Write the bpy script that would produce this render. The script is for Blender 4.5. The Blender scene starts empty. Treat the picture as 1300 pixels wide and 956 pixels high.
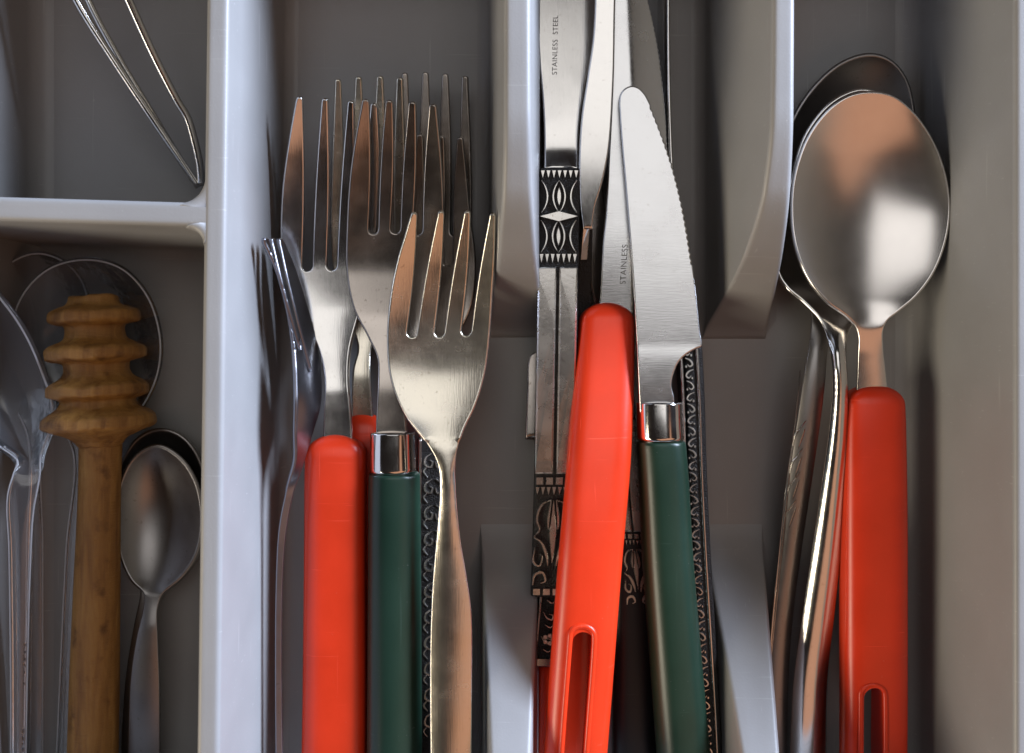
import bpy, bmesh, math, random
import numpy as np
from mathutils import Vector
from mathutils.geometry import delaunay_2d_cdt

random.seed(7)
rng = np.random.default_rng(7)
S = bpy.context.scene
COL = S.collection

# ------------------------------------------------------------------ camera
CAM_H = 270.0      # lens height above the tray floor, mm
FPX = 1250.0       # focal length in pixels of a 1300 px wide picture
CX, CY = 650.0, 433.0
cam_data = bpy.data.cameras.new('camera')
cam = bpy.data.objects.new('camera', cam_data); COL.objects.link(cam)
cam.location = (0, 0, CAM_H / 1000); cam.rotation_euler = (0, 0, 0)
cam_data.sensor_width = 36; cam_data.lens = FPX / 1300 * 36
cam_data.shift_y = -45 / 1300
cam_data.clip_start = 0.01; cam_data.clip_end = 20
cam_data.dof.use_dof = True
cam_data.dof.focus_distance = 0.247
cam_data.dof.aperture_fstop = 22
S.camera = cam

# ------------------------------------------------------------------ light
W_ = bpy.data.worlds.new('World'); S.world = W_; W_.use_nodes = True
bg = W_.node_tree.nodes['Background']
bg.inputs[0].default_value = (0.62, 0.50, 0.46, 1); bg.inputs[1].default_value = 0.022

def area(name, loc, target, sx, sy, power, colour):
    l = bpy.data.lights.new(name, 'AREA'); l.shape = 'RECTANGLE'; l.size = sx; l.size_y = sy
    l.energy = power; l.color = colour
    o = bpy.data.objects.new(name, l); COL.objects.link(o); o.location = loc
    o.rotation_euler = (Vector(target) - Vector(loc)).to_track_quat('-Z', 'Y').to_euler()
    return o
area('window_light', (0.98, 0.60, 0.43), (0, 0.0, 0.02), 0.60, 0.46, 56.0, (0.68, 0.79, 1.0))
area('ceiling_light', (0.06, 0.33, 1.30), (0.03, 0.05, 0), 0.98, 0.68, 2.6, (1.0, 0.98, 0.96))
area('warm_room_light', (0.48, -0.66, 0.98), (0.05, 0, 0), 1.4, 0.80, 2.15, (1.0, 0.51, 0.31))
area('kitchen_lamp', (-1.05, -0.55, 0.55), (0, 0, 0), 0.80, 0.50, 12.5, (1.0, 0.88, 0.68))
vs = S.view_settings
vs.view_transform = 'Standard'; vs.look = 'None'; vs.exposure = 0.0; vs.gamma = 1.0; vs.use_curve_mapping = False
S.render.engine = 'CYCLES'
S.cycles.max_bounces = 10; S.cycles.transmission_bounces = 10; S.cycles.glossy_bounces = 6
S.cycles.caustics_reflective = False; S.cycles.caustics_refractive = False

# ------------------------------------------------------------------ coordinates
def kk(z): return (CAM_H - z) / FPX
def wpt(px, py, z):
    """photo position at height z (mm) -> metres"""
    k = kk(z)
    return ((px - CX) * k / 1000, (CY - py) * k / 1000, z / 1000)

def spline(pts, step=3.0):
    p = np.array(pts, float)
    if len(p) < 3:
        n = max(2, int(np.hypot(*(p[1][:2] - p[0][:2])) / step) + 1)
        t = np.linspace(0, 1, n)[:, None]
        return p[0] * (1 - t) + p[1] * t
    P = np.vstack([2 * p[0] - p[1], p, 2 * p[-1] - p[-2]])
    out = []
    for i in range(1, len(P) - 2):
        p0, p1, p2, p3 = P[i - 1], P[i], P[i + 1], P[i + 2]
        d = lambda a, b: max(np.linalg.norm(b - a) ** 0.5, 1e-6)
        t0 = 0; t1 = t0 + d(p0, p1); t2 = t1 + d(p1, p2); t3 = t2 + d(p2, p3)
        n = max(2, int(np.linalg.norm(p2[:2] - p1[:2]) / step) + 1)
        for t in np.linspace(t1, t2, n, endpoint=False):
            a1 = (t1 - t) / (t1 - t0) * p0 + (t - t0) / (t1 - t0) * p1
            a2 = (t2 - t) / (t2 - t1) * p1 + (t - t1) / (t2 - t1) * p2
            a3 = (t3 - t) / (t3 - t2) * p2 + (t - t2) / (t3 - t2) * p3
            b1 = (t2 - t) / (t2 - t0) * a1 + (t - t0) / (t2 - t0) * a2
            b2 = (t3 - t) / (t3 - t1) * a2 + (t - t1) / (t3 - t1) * a3
            out.append((t2 - t) / (t2 - t1) * b1 + (t - t1) / (t2 - t1) * b2)
    out.append(p[-1])
    return np.array(out)

def curve1(keys):
    """smooth monotone-ish 1D interpolation through (x, value) keys"""
    keys = sorted(keys)
    xs = np.array([a for a, _ in keys], float); ys = np.array([b for _, b in keys], float)
    h = np.diff(xs); dl = np.diff(ys) / h
    m = np.zeros(len(xs))
    m[0], m[-1] = dl[0], dl[-1]
    for i in range(1, len(xs) - 1):
        if dl[i - 1] * dl[i] > 0:
            w1 = 2 * h[i] + h[i - 1]; w2 = h[i] + 2 * h[i - 1]
            m[i] = (w1 + w2) / (w1 / dl[i - 1] + w2 / dl[i])
    def f(x):
        x = np.clip(np.asarray(x, float), xs[0], xs[-1])
        i = np.clip(np.searchsorted(xs, x) - 1, 0, len(xs) - 2)
        t = (x - xs[i]) / h[i]
        return ((2*t**3 - 3*t**2 + 1) * ys[i] + (t**3 - 2*t**2 + t) * h[i] * m[i]
                + (-2*t**3 + 3*t**2) * ys[i+1] + (t**3 - t**2) * h[i] * m[i+1])
    return f

# ------------------------------------------------------------------ objects
def thing(name, label, cat, loc=(0, 0, 0), group=None):
    o = bpy.data.objects.new(name, None); COL.objects.link(o)
    o.empty_display_size = 0.01
    o.location = loc
    o['label'] = label; o['category'] = cat
    if group: o['group'] = group
    return o

def mesh_obj(name, verts, faces, m, parent=None, smooth=True):
    me = bpy.data.meshes.new(name)
    v = np.asarray(verts, float)
    if parent is not None:
        off = np.array(parent.location) if parent.parent is None else np.array(parent.parent.location)
        v = v - off
    me.from_pydata(v.tolist(), [], [list(map(int, f)) for f in faces])
    me.materials.append(m)
    if smooth: me.polygons.foreach_set('use_smooth', [True] * len(me.polygons))
    bm = bmesh.new(); bm.from_mesh(me); bmesh.ops.recalc_face_normals(bm, faces=bm.faces); bm.to_mesh(me); bm.free()
    me.update()
    o = bpy.data.objects.new(name, me); COL.objects.link(o)
    if parent is not None: o.parent = parent
    return o

def in_poly(pts, poly):
    x, y = pts[:, 0], pts[:, 1]
    r = np.zeros(len(pts), bool)
    a = poly; b = np.roll(poly, -1, 0)
    for (x1, y1), (x2, y2) in zip(a, b):
        if y1 == y2: continue
        c = (y1 > y) != (y2 > y)
        r ^= c & (x < (x2 - x1) * (y - y1) / (y2 - y1) + x1)
    return r

def dist_poly(pts, poly):
    a = poly; d = np.roll(poly, -1, 0) - a
    L = np.maximum((d ** 2).sum(1), 1e-9)
    best = np.full(len(pts), 1e9)
    for i in range(len(a)):
        r = pts - a[i]
        t = np.clip((r @ d[i]) / L[i], 0, 1)
        q = r - t[:, None] * d[i]
        best = np.minimum(best, (q ** 2).sum(1))
    return np.sqrt(best)

def sheet(name, outline, zf, thick, m, parent=None, grid=5.0, rim=1.1):
    """a sheet of metal or plastic cut to an outline, bent to the height function zf(px, py), with rounded edges"""
    poly = np.asarray(outline, float)
    keep = np.linalg.norm(poly - np.roll(poly, 1, 0), axis=1) > 0.15
    poly = poly[keep]
    n = len(poly)
    area2 = (poly[:, 0] * np.roll(poly[:, 1], -1) - np.roll(poly[:, 0], -1) * poly[:, 1]).sum()
    tan = np.roll(poly, -1, 0) - np.roll(poly, 1, 0)
    tan /= np.maximum(np.linalg.norm(tan, axis=1), 1e-9)[:, None]
    nor = np.stack([-tan[:, 1], tan[:, 0]], 1) * (1 if area2 > 0 else -1)
    inner = []
    for d in (rim, rim * 2.2):
        q = poly + nor * d
        ok = in_poly(q, poly) & (dist_poly(q, poly) > d * 0.85)
        inner.append(q[ok])
    x0, y0 = poly.min(0); x1, y1 = poly.max(0)
    gx, gy = np.meshgrid(np.arange(x0, x1, grid), np.arange(y0, y1, grid))
    gx = gx + (np.arange(gx.shape[0]) % 2)[:, None] * grid * 0.5
    g = np.stack([gx.ravel(), gy.ravel()], 1)
    g = g[in_poly(g, poly)]
    if len(g): g = g[dist_poly(g, poly) > rim * 2.2 + grid * 0.45]
    inner.append(g)
    pts = np.vstack([poly] + inner)
    res = delaunay_2d_cdt([Vector(p) for p in pts], [(i, (i + 1) % n) for i in range(n)], [], 0, 1e-4)
    V = np.array([tuple(v) for v in res[0]]); T = np.array([list(f) for f in res[2]])
    cen = V[T].mean(1)
    T = T[in_poly(cen, poly)]
    orig = res[3]
    isb = np.array([any(k < n for k in o) for o in orig])
    z = zf(V[:, 0], V[:, 1])
    k = (CAM_H - z) / FPX
    top = np.stack([(V[:, 0] - CX) * k, (CY - V[:, 1]) * k, z], 1)
    # vertex normals
    e1 = top[T[:, 1]] - top[T[:, 0]]; e2 = top[T[:, 2]] - top[T[:, 0]]
    fn = np.cross(e1, e2); fn *= np.sign(fn[:, 2:3] + 1e-12)
    vn = np.zeros_like(top)
    for j in range(3): np.add.at(vn, T[:, j], fn)
    vn /= np.maximum(np.linalg.norm(vn, axis=1), 1e-9)[:, None]
    bot = top - vn * thick
    top2 = top.copy()
    top2[isb] -= vn[isb] * thick * 0.30
    bot[isb] += vn[isb] * thick * 0.30
    N = len(top)
    faces = [tuple(t) for t in T] + [tuple(t[::-1] + N) for t in T]
    cnt = {}
    for t in T:
        for a, b in ((t[0], t[1]), (t[1], t[2]), (t[2], t[0])):
            cnt[(a, b)] = 1
    for (a, b) in list(cnt):
        if (b, a) not in cnt: faces.append((b, a, a + N, b + N))
    return mesh_obj(name, np.vstack([top2, bot]) / 1000, faces, m, parent)

def loft(name, st, m, parent=None, expo=2.6, seg=36, cap0=0, cap1=0, step=4.0, wob=None):
    """bar along the picture's vertical: stations (px, py, half width px, z mm, half thickness mm)"""
    st = np.array(st, float)
    ys = st[:, 1]
    fs = [curve1(list(zip(ys, st[:, i]))) for i in (0, 2, 3, 4)]
    ya, yb = ys.min(), ys.max()
    y = list(np.linspace(ya, yb, max(4, int((yb - ya) / step))))
    extra = []
    for c, e, sgn in ((cap0, ya, 1), (cap1, yb, -1)):
        if c: extra += [e + sgn * c * (1 - math.cos(a)) for a in np.linspace(0.06, math.pi / 2, 9)]
    y = [v for v in y if (not cap0 or v > ya + cap0) and (not cap1 or v < yb - cap1)] + extra
    y = sorted(y)
    V = []; F = []
    th = np.linspace(0, 2 * math.pi, seg, endpoint=False)
    cx_ = np.sign(np.cos(th)) * np.abs(np.cos(th)) ** (2 / expo)
    cz_ = np.sign(np.sin(th)) * np.abs(np.sin(th)) ** (2 / expo)
    for yy in y:
        x, hw, z, ht = [float(f(yy)) for f in fs]
        sc = 1.0; sz = 1.0
        if cap0 and yy < ya + cap0:
            u = 1 - (yy - ya) / cap0; sc = math.sqrt(max(1 - u * u, 0.0)); sz = 0.25 + 0.75 * sc
        if cap1 and yy > yb - cap1:
            u = 1 - (yb - yy) / cap1; s2 = math.sqrt(max(1 - u * u, 0.0)); sc = min(sc, s2); sz = 0.25 + 0.75 * s2
        kx = kk(z)
        r = 1.0
        for a, b in zip(cx_, cz_):
            V.append((((x - CX) + a * hw * sc * r) * kx / 1000, (CY - yy) * kx / 1000, (z + b * ht * sz * r) / 1000))
    n = len(y)
    for i in range(n - 1):
        for j in range(seg):
            j2 = (j + 1) % seg
            F.append((i * seg + j, i * seg + j2, (i + 1) * seg + j2, (i + 1) * seg + j))
    F.append(tuple(range(seg))); F.append(tuple(range((n - 1) * seg, n * seg)))
    V = np.array(V)
    if wob is not None: V = wob(V)
    return mesh_obj(name, V, F, m, parent)

def tube(name, pts, r, m, parent=None, seg=14, step=6.0, closed=False):
    """round wire through photo points (px, py, z mm), radius in mm"""
    p = spline([(a[0], a[1], a[2]) for a in pts], step)
    w = np.array([wpt(*q) for q in p]) * 1000
    if closed: w = w[:-1]
    n = len(w)
    V = []; F = []
    up = np.array([0, 0, 1.0])
    for i in range(n):
        a = w[(i - 1) % n if closed else max(i - 1, 0)]; b = w[(i + 1) % n if closed else min(i + 1, n - 1)]
        t = (b - a) / np.linalg.norm(b - a)
        s = np.cross(t, up); s /= np.linalg.norm(s); u = np.cross(s, t)
        for j in range(seg):
            th = 2 * math.pi * j / seg
            V.append(w[i] + (s * math.cos(th) + u * math.sin(th)) * r)
    for i in range(n if closed else n - 1):
        for j in range(seg):
            i2 = (i + 1) % n; j2 = (j + 1) % seg
            F.append((i * seg + j, i * seg + j2, i2 * seg + j2, i2 * seg + j))
    if not closed: F.append(tuple(range(seg))); F.append(tuple(range((n - 1) * seg, n * seg)))
    return mesh_obj(name, np.array(V) / 1000, F, m, parent)

def bosses(name, polys, zf, h, m, parent, bevel=0.9):
    for p in polys: relief(name, [p], zf, h, m, parent, bevel)
def relief(name, polys, zf, h, m, parent, bevel=0.9):
    """raised ornaments: photo polygons, each a small bevelled boss on the surface zf"""
    V = []; F = []
    for poly in polys:
        p = np.asarray(poly, float); n = len(p)
        ctr = p.mean(0)
        tan = np.roll(p, -1, 0) - np.roll(p, 1, 0); tan /= np.maximum(np.linalg.norm(tan, axis=1), 1e-9)[:, None]
        a2 = (p[:, 0] * np.roll(p[:, 1], -1) - np.roll(p[:, 0], -1) * p[:, 1]).sum()
        nor = np.stack([-tan[:, 1], tan[:, 0]], 1) * (1 if a2 > 0 else -1)
        q = p + nor * bevel
        b = len(V)
        for ring, dz in ((p, -0.3), (p, h * 0.55), (q, h)):
            for x, y in ring: V.append(wpt(x, y, float(zf(x, y)) + dz))
        for r in range(2):
            for i in range(n):
                j = (i + 1) % n
                F.append((b + r * n + i, b + r * n + j, b + (r + 1) * n + j, b + (r + 1) * n + i))
        F.append(tuple(b + 2 * n + i for i in range(n)))
    o = mesh_obj(name, V, F, m, parent, smooth=False)
    if len(polys) > 1: o['kind'] = 'stuff'
    return o

def band(pts, w, step=3.0):
    """thin closed polygon following a line, for scrolls and rims"""
    p = spline(pts, step)
    t = np.gradient(p, axis=0); t /= np.maximum(np.linalg.norm(t, axis=1), 1e-9)[:, None]
    nrm = np.stack([-t[:, 1], t[:, 0]], 1)
    u = np.linspace(0, 1, len(p)); ww = w * (0.45 + 0.55 * np.sin(np.pi * np.clip(u, 0.02, 0.98)))[:, None]
    return np.vstack([p + nrm * ww / 2, (p - nrm * ww / 2)[::-1]])

def text_mesh(name, txt, x0, y0, size, zf, m, parent, lean=0.0, squeeze=1.0):
    """lettering reading up the picture, laid on the blade; starts at photo (x0, y0)"""
    c = bpy.data.curves.new(name, 'FONT'); c.body = txt; c.size = 1.0; c.space_character = 1.08
    o = bpy.data.objects.new(name, c); COL.objects.link(o)
    me = bpy.data.meshes.new_from_object(o.evaluated_get(bpy.context.evaluated_depsgraph_get()))
    V = []
    for v in me.vertices:
        px = x0 - v.co.y * size - lean * v.co.x * size * squeeze; py = y0 - v.co.x * size * squeeze
        V.append(wpt(px, py, float(zf(px, py)) + 0.035))
    F = [tuple(p.vertices) for p in me.polygons]
    bpy.data.objects.remove(o); bpy.data.curves.remove(c); bpy.data.meshes.remove(me)
    return mesh_obj(name, V, F, m, parent, smooth=False)

# ------------------------------------------------------------------ materials
def new_mat(name):
    m = bpy.data.materials.new(name); m.use_nodes = True
    nt = m.node_tree; b = nt.nodes['Principled BSDF']
    return m, nt, b
def N(nt, t, **kw):
    n = nt.nodes.new(t)
    for k, v in kw.items():
        if k in n.inputs: n.inputs[k].default_value = v
        else: setattr(n, k, v)
    return n
def ramp(nt, fac, stops):
    r = nt.nodes.new('ShaderNodeValToRGB')
    el = r.color_ramp.elements
    while len(el) < len(stops): el.new(0.5)
    for e, (p, c) in zip(el, stops): e.position = p; e.color = c if len(c) == 4 else (*c, 1)
    nt.links.new(fac, r.inputs[0]); return r
def coords(nt, scale):
    tc = nt.nodes.new('ShaderNodeTexCoord'); mp = nt.nodes.new('ShaderNodeMapping')
    mp.inputs['Scale'].default_value = scale
    nt.links.new(tc.outputs['Object'], mp.inputs[0]); return mp.outputs[0]

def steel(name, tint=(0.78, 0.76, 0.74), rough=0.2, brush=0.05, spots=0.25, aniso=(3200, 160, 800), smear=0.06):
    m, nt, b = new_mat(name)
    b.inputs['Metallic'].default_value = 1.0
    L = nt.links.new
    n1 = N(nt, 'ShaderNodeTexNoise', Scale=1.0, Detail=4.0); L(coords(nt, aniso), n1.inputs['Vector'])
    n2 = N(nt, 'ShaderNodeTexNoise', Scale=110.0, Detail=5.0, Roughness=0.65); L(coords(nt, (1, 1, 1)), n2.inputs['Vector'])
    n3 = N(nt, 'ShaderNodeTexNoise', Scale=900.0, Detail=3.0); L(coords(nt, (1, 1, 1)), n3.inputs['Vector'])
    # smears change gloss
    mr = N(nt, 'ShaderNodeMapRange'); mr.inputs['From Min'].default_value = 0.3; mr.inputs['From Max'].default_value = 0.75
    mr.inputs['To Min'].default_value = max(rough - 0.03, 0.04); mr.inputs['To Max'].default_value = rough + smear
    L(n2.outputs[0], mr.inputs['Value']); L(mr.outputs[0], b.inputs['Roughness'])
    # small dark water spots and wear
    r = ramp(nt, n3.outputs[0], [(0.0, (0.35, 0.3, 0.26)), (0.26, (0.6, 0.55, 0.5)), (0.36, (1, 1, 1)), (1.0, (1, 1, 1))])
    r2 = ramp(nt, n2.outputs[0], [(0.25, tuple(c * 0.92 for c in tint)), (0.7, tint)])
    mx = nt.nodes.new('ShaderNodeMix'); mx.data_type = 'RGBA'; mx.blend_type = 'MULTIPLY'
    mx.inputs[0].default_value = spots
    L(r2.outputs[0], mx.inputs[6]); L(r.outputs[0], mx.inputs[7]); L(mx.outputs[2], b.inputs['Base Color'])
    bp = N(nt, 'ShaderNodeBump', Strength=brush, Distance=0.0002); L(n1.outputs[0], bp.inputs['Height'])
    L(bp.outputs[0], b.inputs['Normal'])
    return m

def plastic(name, col, rough, bump=0.08, bscale=2500, var=0.12, spec=0.5, specks=0.0, scuff=0.35):
    m, nt, b = new_mat(name); L = nt.links.new
    n1 = N(nt, 'ShaderNodeTexNoise', Scale=60.0, Detail=5.0); L(coords(nt, (1, 1, 1)), n1.inputs['Vector'])
    n2 = N(nt, 'ShaderNodeTexNoise', Scale=float(bscale), Detail=2.0); L(coords(nt, (1, 1, 1)), n2.inputs['Vector'])
    r = ramp(nt, n1.outputs[0], [(0.3, tuple(c * (1 - var) for c in col)), (0.7, tuple(min(c * (1 + var), 1) for c in col))])
    out = r.outputs[0]
    if specks:
        n3 = N(nt, 'ShaderNodeTexNoise', Scale=1400.0, Detail=2.0); L(coords(nt, (1, 1, 1)), n3.inputs['Vector'])
        r3 = ramp(nt, n3.outputs[0], [(0.0, (0, 0, 0)), (0.74, (0, 0, 0)), (0.78, (specks,) * 3)])
        mx = nt.nodes.new('ShaderNodeMix'); mx.data_type = 'RGBA'
        L(r3.outputs[0], mx.inputs[0]); L(out, mx.inputs[6]); mx.inputs[7].default_value = (0.6, 0.58, 0.55, 1)
        out = mx.outputs[2]
    for sc_, rot in (((1500, 26, 400), 0.35), ((40, 1300, 400), 0.5)):
        cv = coords(nt, sc_); cv.node.inputs['Rotation'].default_value = (0, 0, rot)
        n5 = N(nt, 'ShaderNodeTexNoise', Scale=1.0, Detail=2.0); L(cv, n5.inputs['Vector'])
        r5 = ramp(nt, n5.outputs[0], [(0.0, (0, 0, 0)), (0.70, (0, 0, 0)), (0.76, (scuff,) * 3)])
        mx = nt.nodes.new('ShaderNodeMix'); mx.data_type = 'RGBA'
        L(r5.outputs[0], mx.inputs[0]); L(out, mx.inputs[6]); mx.inputs[7].default_value = tuple(min(c * 1.5 + 0.04, 1) for c in col) + (1,)
        out = mx.outputs[2]
    L(out, b.inputs['Base Color'])
    mr = N(nt, 'ShaderNodeMapRange'); mr.inputs['To Min'].default_value = rough - 0.07; mr.inputs['To Max'].default_value = rough + 0.1
    L(n1.outputs[0], mr.inputs['Value']); L(mr.outputs[0], b.inputs['Roughness'])
    b.inputs['Specular IOR Level'].default_value = spec
    bp = N(nt, 'ShaderNodeBump', Strength=bump, Distance=0.0002); L(n2.outputs[0], bp.inputs['Height']); L(bp.outputs[0], b.inputs['Normal'])
    return m

M = {}
M['tray'] = plastic('grey_tray_plastic', (0.29, 0.285, 0.285), 0.42, bump=0.12, bscale=1800, var=0.04, specks=0.35)
M['steel'] = steel('stainless_steel', rough=0.17)
M['steel_bright'] = steel('polished_blade_steel', (0.74, 0.74, 0.75), 0.24, 0.05, 0.2, (300, 3000, 800))
M['steel_warm'] = steel('yellowed_steel', (0.80, 0.745, 0.64), 0.24, 0.12, 0.45)
M['steel_dark'] = steel('dull_old_steel', (0.50, 0.45, 0.41), 0.22, 0.06, 0.6)
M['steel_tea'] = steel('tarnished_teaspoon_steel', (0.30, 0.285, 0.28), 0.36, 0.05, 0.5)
M['steel_satin'] = steel('satin_spoon_steel', (0.80, 0.76, 0.73), 0.25, 0.0, 0.0, smear=0.0)
M['steel_edge'] = steel('dull_blue_grey_steel', (0.26, 0.26, 0.29), 0.30, 0.04, 0.4)
M['silver'] = steel('worn_silver_relief', (0.78, 0.75, 0.71), 0.26, 0.06, 0.7, (900, 900, 900))
M['chrome'] = steel('pitted_chrome', (0.82, 0.80, 0.78), 0.12, 0.02, 0.9)
M['red'] = plastic('orange_red_plastic', (0.74, 0.042, 0.010), 0.30, 0.05, 1500, 0.09, specks=0.10, scuff=0.5)
M['green'] = plastic('dark_green_plastic', (0.010, 0.034, 0.021), 0.34, 0.08, 1500, 0.14, specks=0.22)
M['black'] = plastic('black_plastic', (0.006, 0.006, 0.007), 0.35, 0.04, 1500, 0.1)
m, nt, b = new_mat('blackened_patina'); M['patina'] = m
b.inputs['Base Color'].default_value = (0.018, 0.016, 0.015, 1); b.inputs['Roughness'].default_value = 0.42; b.inputs['Metallic'].default_value = 0.5
nz = N(nt, 'ShaderNodeTexNoise', Scale=2600.0, Detail=2.0); nt.links.new(coords(nt, (1, 1, 1)), nz.inputs['Vector'])
bp = N(nt, 'ShaderNodeBump', Strength=0.9, Distance=0.0004); nt.links.new(nz.outputs[0], bp.inputs['Height']); nt.links.new(bp.outputs[0], b.inputs['Normal'])
m, nt, b = new_mat('etched_lettering'); M['etch'] = m
b.inputs['Base Color'].default_value = (0.10, 0.095, 0.09, 1); b.inputs['Roughness'].default_value = 0.6; b.inputs['Metallic'].default_value = 0.3
m, nt, b = new_mat('clear_plastic'); M['clear'] = m; L = nt.links.new
tr = N(nt, 'ShaderNodeBsdfTransparent', Color=(0.97, 0.975, 0.985, 1)); gl = N(nt, 'ShaderNodeBsdfGlossy', Color=(1, 1, 1, 1), Roughness=0.10)
df = N(nt, 'ShaderNodeBsdfDiffuse', Color=(0.75, 0.77, 0.85, 1)); fr = N(nt, 'ShaderNodeFresnel', IOR=1.45)
nz = N(nt, 'ShaderNodeTexNoise', Scale=160.0, Detail=3.0); L(coords(nt, (1, 1, 1)), nz.inputs['Vector'])
bp = N(nt, 'ShaderNodeBump', Strength=0.10, Distance=0.002); L(nz.outputs[0], bp.inputs['Height'])
for q in (gl, fr, df): L(bp.outputs[0], q.inputs['Normal'])
m1 = N(nt, 'ShaderNodeMixShader'); m1.inputs[0].default_value = 0.05; L(tr.outputs[0], m1.inputs[1]); L(df.outputs[0], m1.inputs[2])
m2 = N(nt, 'ShaderNodeMixShader'); L(fr.outputs[0], m2.inputs[0]); L(m1.outputs[0], m2.inputs[1]); L(gl.outputs[0], m2.inputs[2])
L(m2.outputs[0], nt.nodes['Material Output'].inputs[0])
m, nt, b = new_mat('clear_edge_glint'); M['clear_edge'] = m  # whitish colour stands in for light glinting along the clear edges
b.inputs['Base Color'].default_value = (0.85, 0.88, 0.95, 1); b.inputs['Transmission Weight'].default_value = 0.55
b.inputs['IOR'].default_value = 1.3; b.inputs['Roughness'].default_value = 0.4
# wood
m, nt, b = new_mat('honey_dipper_wood'); M['wood'] = m; L = nt.links.new
n1 = N(nt, 'ShaderNodeTexNoise', Scale=1.0, Detail=6.0, Roughness=0.6, Distortion=0.4); L(coords(nt, (420, 45, 420)), n1.inputs['Vector'])
n2 = N(nt, 'ShaderNodeTexNoise', Scale=150.0, Detail=4.0); L(coords(nt, (1, 0.8, 1)), n2.inputs['Vector'])
r1 = ramp(nt, n1.outputs[0], [(0.25, (0.20, 0.088, 0.020)), (0.55, (0.37, 0.190, 0.050)), (0.8, (0.47, 0.27, 0.08))])
r2 = ramp(nt, n2.outputs[0], [(0.30, (0.34, 0.26, 0.18)), (0.42, (0.9, 0.85, 0.8)), (0.7, (1, 1, 1))])
mx = nt.nodes.new('ShaderNodeMix'); mx.data_type = 'RGBA'; mx.blend_type = 'MULTIPLY'; mx.inputs[0].default_value = 0.9
L(r1.outputs[0], mx.inputs[6]); L(r2.outputs[0], mx.inputs[7]); L(mx.outputs[2], b.inputs['Base Color'])
b.inputs['Roughness'].default_value = 0.5
n4 = N(nt, 'ShaderNodeTexNoise', Scale=1.0, Detail=5.0, Roughness=0.7); L(coords(nt, (160, 1100, 160)), n4.inputs['Vector'])
ad = nt.nodes.new('ShaderNodeMath'); ad.operation = 'ADD'; L(n1.outputs[0], ad.inputs[0]); L(n4.outputs[0], ad.inputs[1])
bp = N(nt, 'ShaderNodeBump', Strength=0.6, Distance=0.0008); L(ad.outputs[0], bp.inputs['Height']); L(bp.outputs[0], b.inputs['Normal'])

# ------------------------------------------------------------------ the tray
RIM = 50.0
tray = thing('cutlery_tray', 'grey moulded plastic cutlery tray with curved dividers between the compartments', 'cutlery tray')

def wall(name, A, B, hf, top_hw, base_hw, fil=3.2, rt=1.3, n=60, seamless=True):
    """a moulded rib from A to B (mm), drafted sides, rounded top, filleted foot; hf(t) its height"""
    A = np.array(A, float); B = np.array(B, float); d = (B - A) / np.linalg.norm(B - A); s = np.array([d[1], -d[0]])
    V = []; F = []; cnt = None
    for t in np.linspace(0, 1, n):
        h0 = float(hf(t)); h = max(h0, 0.12); sink = h0 - h
        hw = lambda z: base_hw + (top_hw - base_hw) * z / RIM
        f = min(fil, h * 0.45); r = min(rt, h * 0.35)
        prof = []
        for a in np.linspace(0, math.pi / 2, 7):
            zz = f * (1 - math.cos(a)) + 0.04
            prof.append((hw(zz) + f * (1 - math.sin(a)), zz))
        for q in np.linspace(0.1, 0.9, 5):
            zz = f + (h - r - f) * q; prof.append((hw(zz), zz))
        for a in np.linspace(0, math.pi / 2, 7):
            prof.append((hw(h - r) - r * (1 - math.cos(a)), h - r + r * math.sin(a)))
        prof += [(prof[-1][0] * 0.5, h), (0, h)]
        full = [(-x, z) for x, z in prof] + [(x, z) for x, z in prof[::-1]][1:]
        cnt = len(full)
        c = A + (B - A) * t
        for x, z in full: V.append((c[0] + s[0] * x, c[1] + s[1] * x, z + sink))
    for i in range(n - 1):
        for j in range(cnt - 1):
            F.append((i * cnt + j, i * cnt + j + 1, (i + 1) * cnt + j + 1, (i + 1) * cnt + j))
    F.append(tuple(range(cnt))); F.append(tuple(range((n - 1) * cnt, n * cnt)))
    return mesh_obj(name, np.array(V) / 1000, F, M['tray'], tray)

YB, YF = 116.0, -132.0
XL, XR = -137.0, 116.0
V = [(x, y, z) for z in (0, -1.8) for x, y in ((XL, YF), (XR, YF), (XR, YB), (XL, YB))]
mesh_obj('tray_floor', np.array(V) / 1000, [(0, 1, 2, 3), (7, 6, 5, 4), (0, 4, 5, 1), (1, 5, 6, 2), (2, 6, 7, 3), (3, 7, 4, 0)], M['tray'], tray, smooth=False)
full = lambda t: RIM
wall('outer_wall', (XR, YB + 6), (XR, YF - 6), full, 3.6, 6.0, fil=5)
wall('outer_wall', (XL, YB + 6), (XL, YF - 6), full, 3.6, 6.5, fil=5)
wall('outer_wall', (XL, YB), (XR, YB), lambda t: RIM - 0.1, 3.6, 6.0, fil=5)
wall('outer_wall', (XL, YF), (XR, YF), lambda t: RIM - 0.1, 3.6, 6.0, fil=5)
# long divider beside the left compartments and the short one across them
DA, DB = (-65.3, YB), (-68.6, YF)
wall('divider', DA, DB, lambda t: RIM - 0.15, 2.5, 4.0, rt=1.2)
wall('divider', (XL, 30.3), (-66.3, 28.2), lambda t: RIM - 0.3, 2.7, 4.0, rt=1.2)
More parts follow.
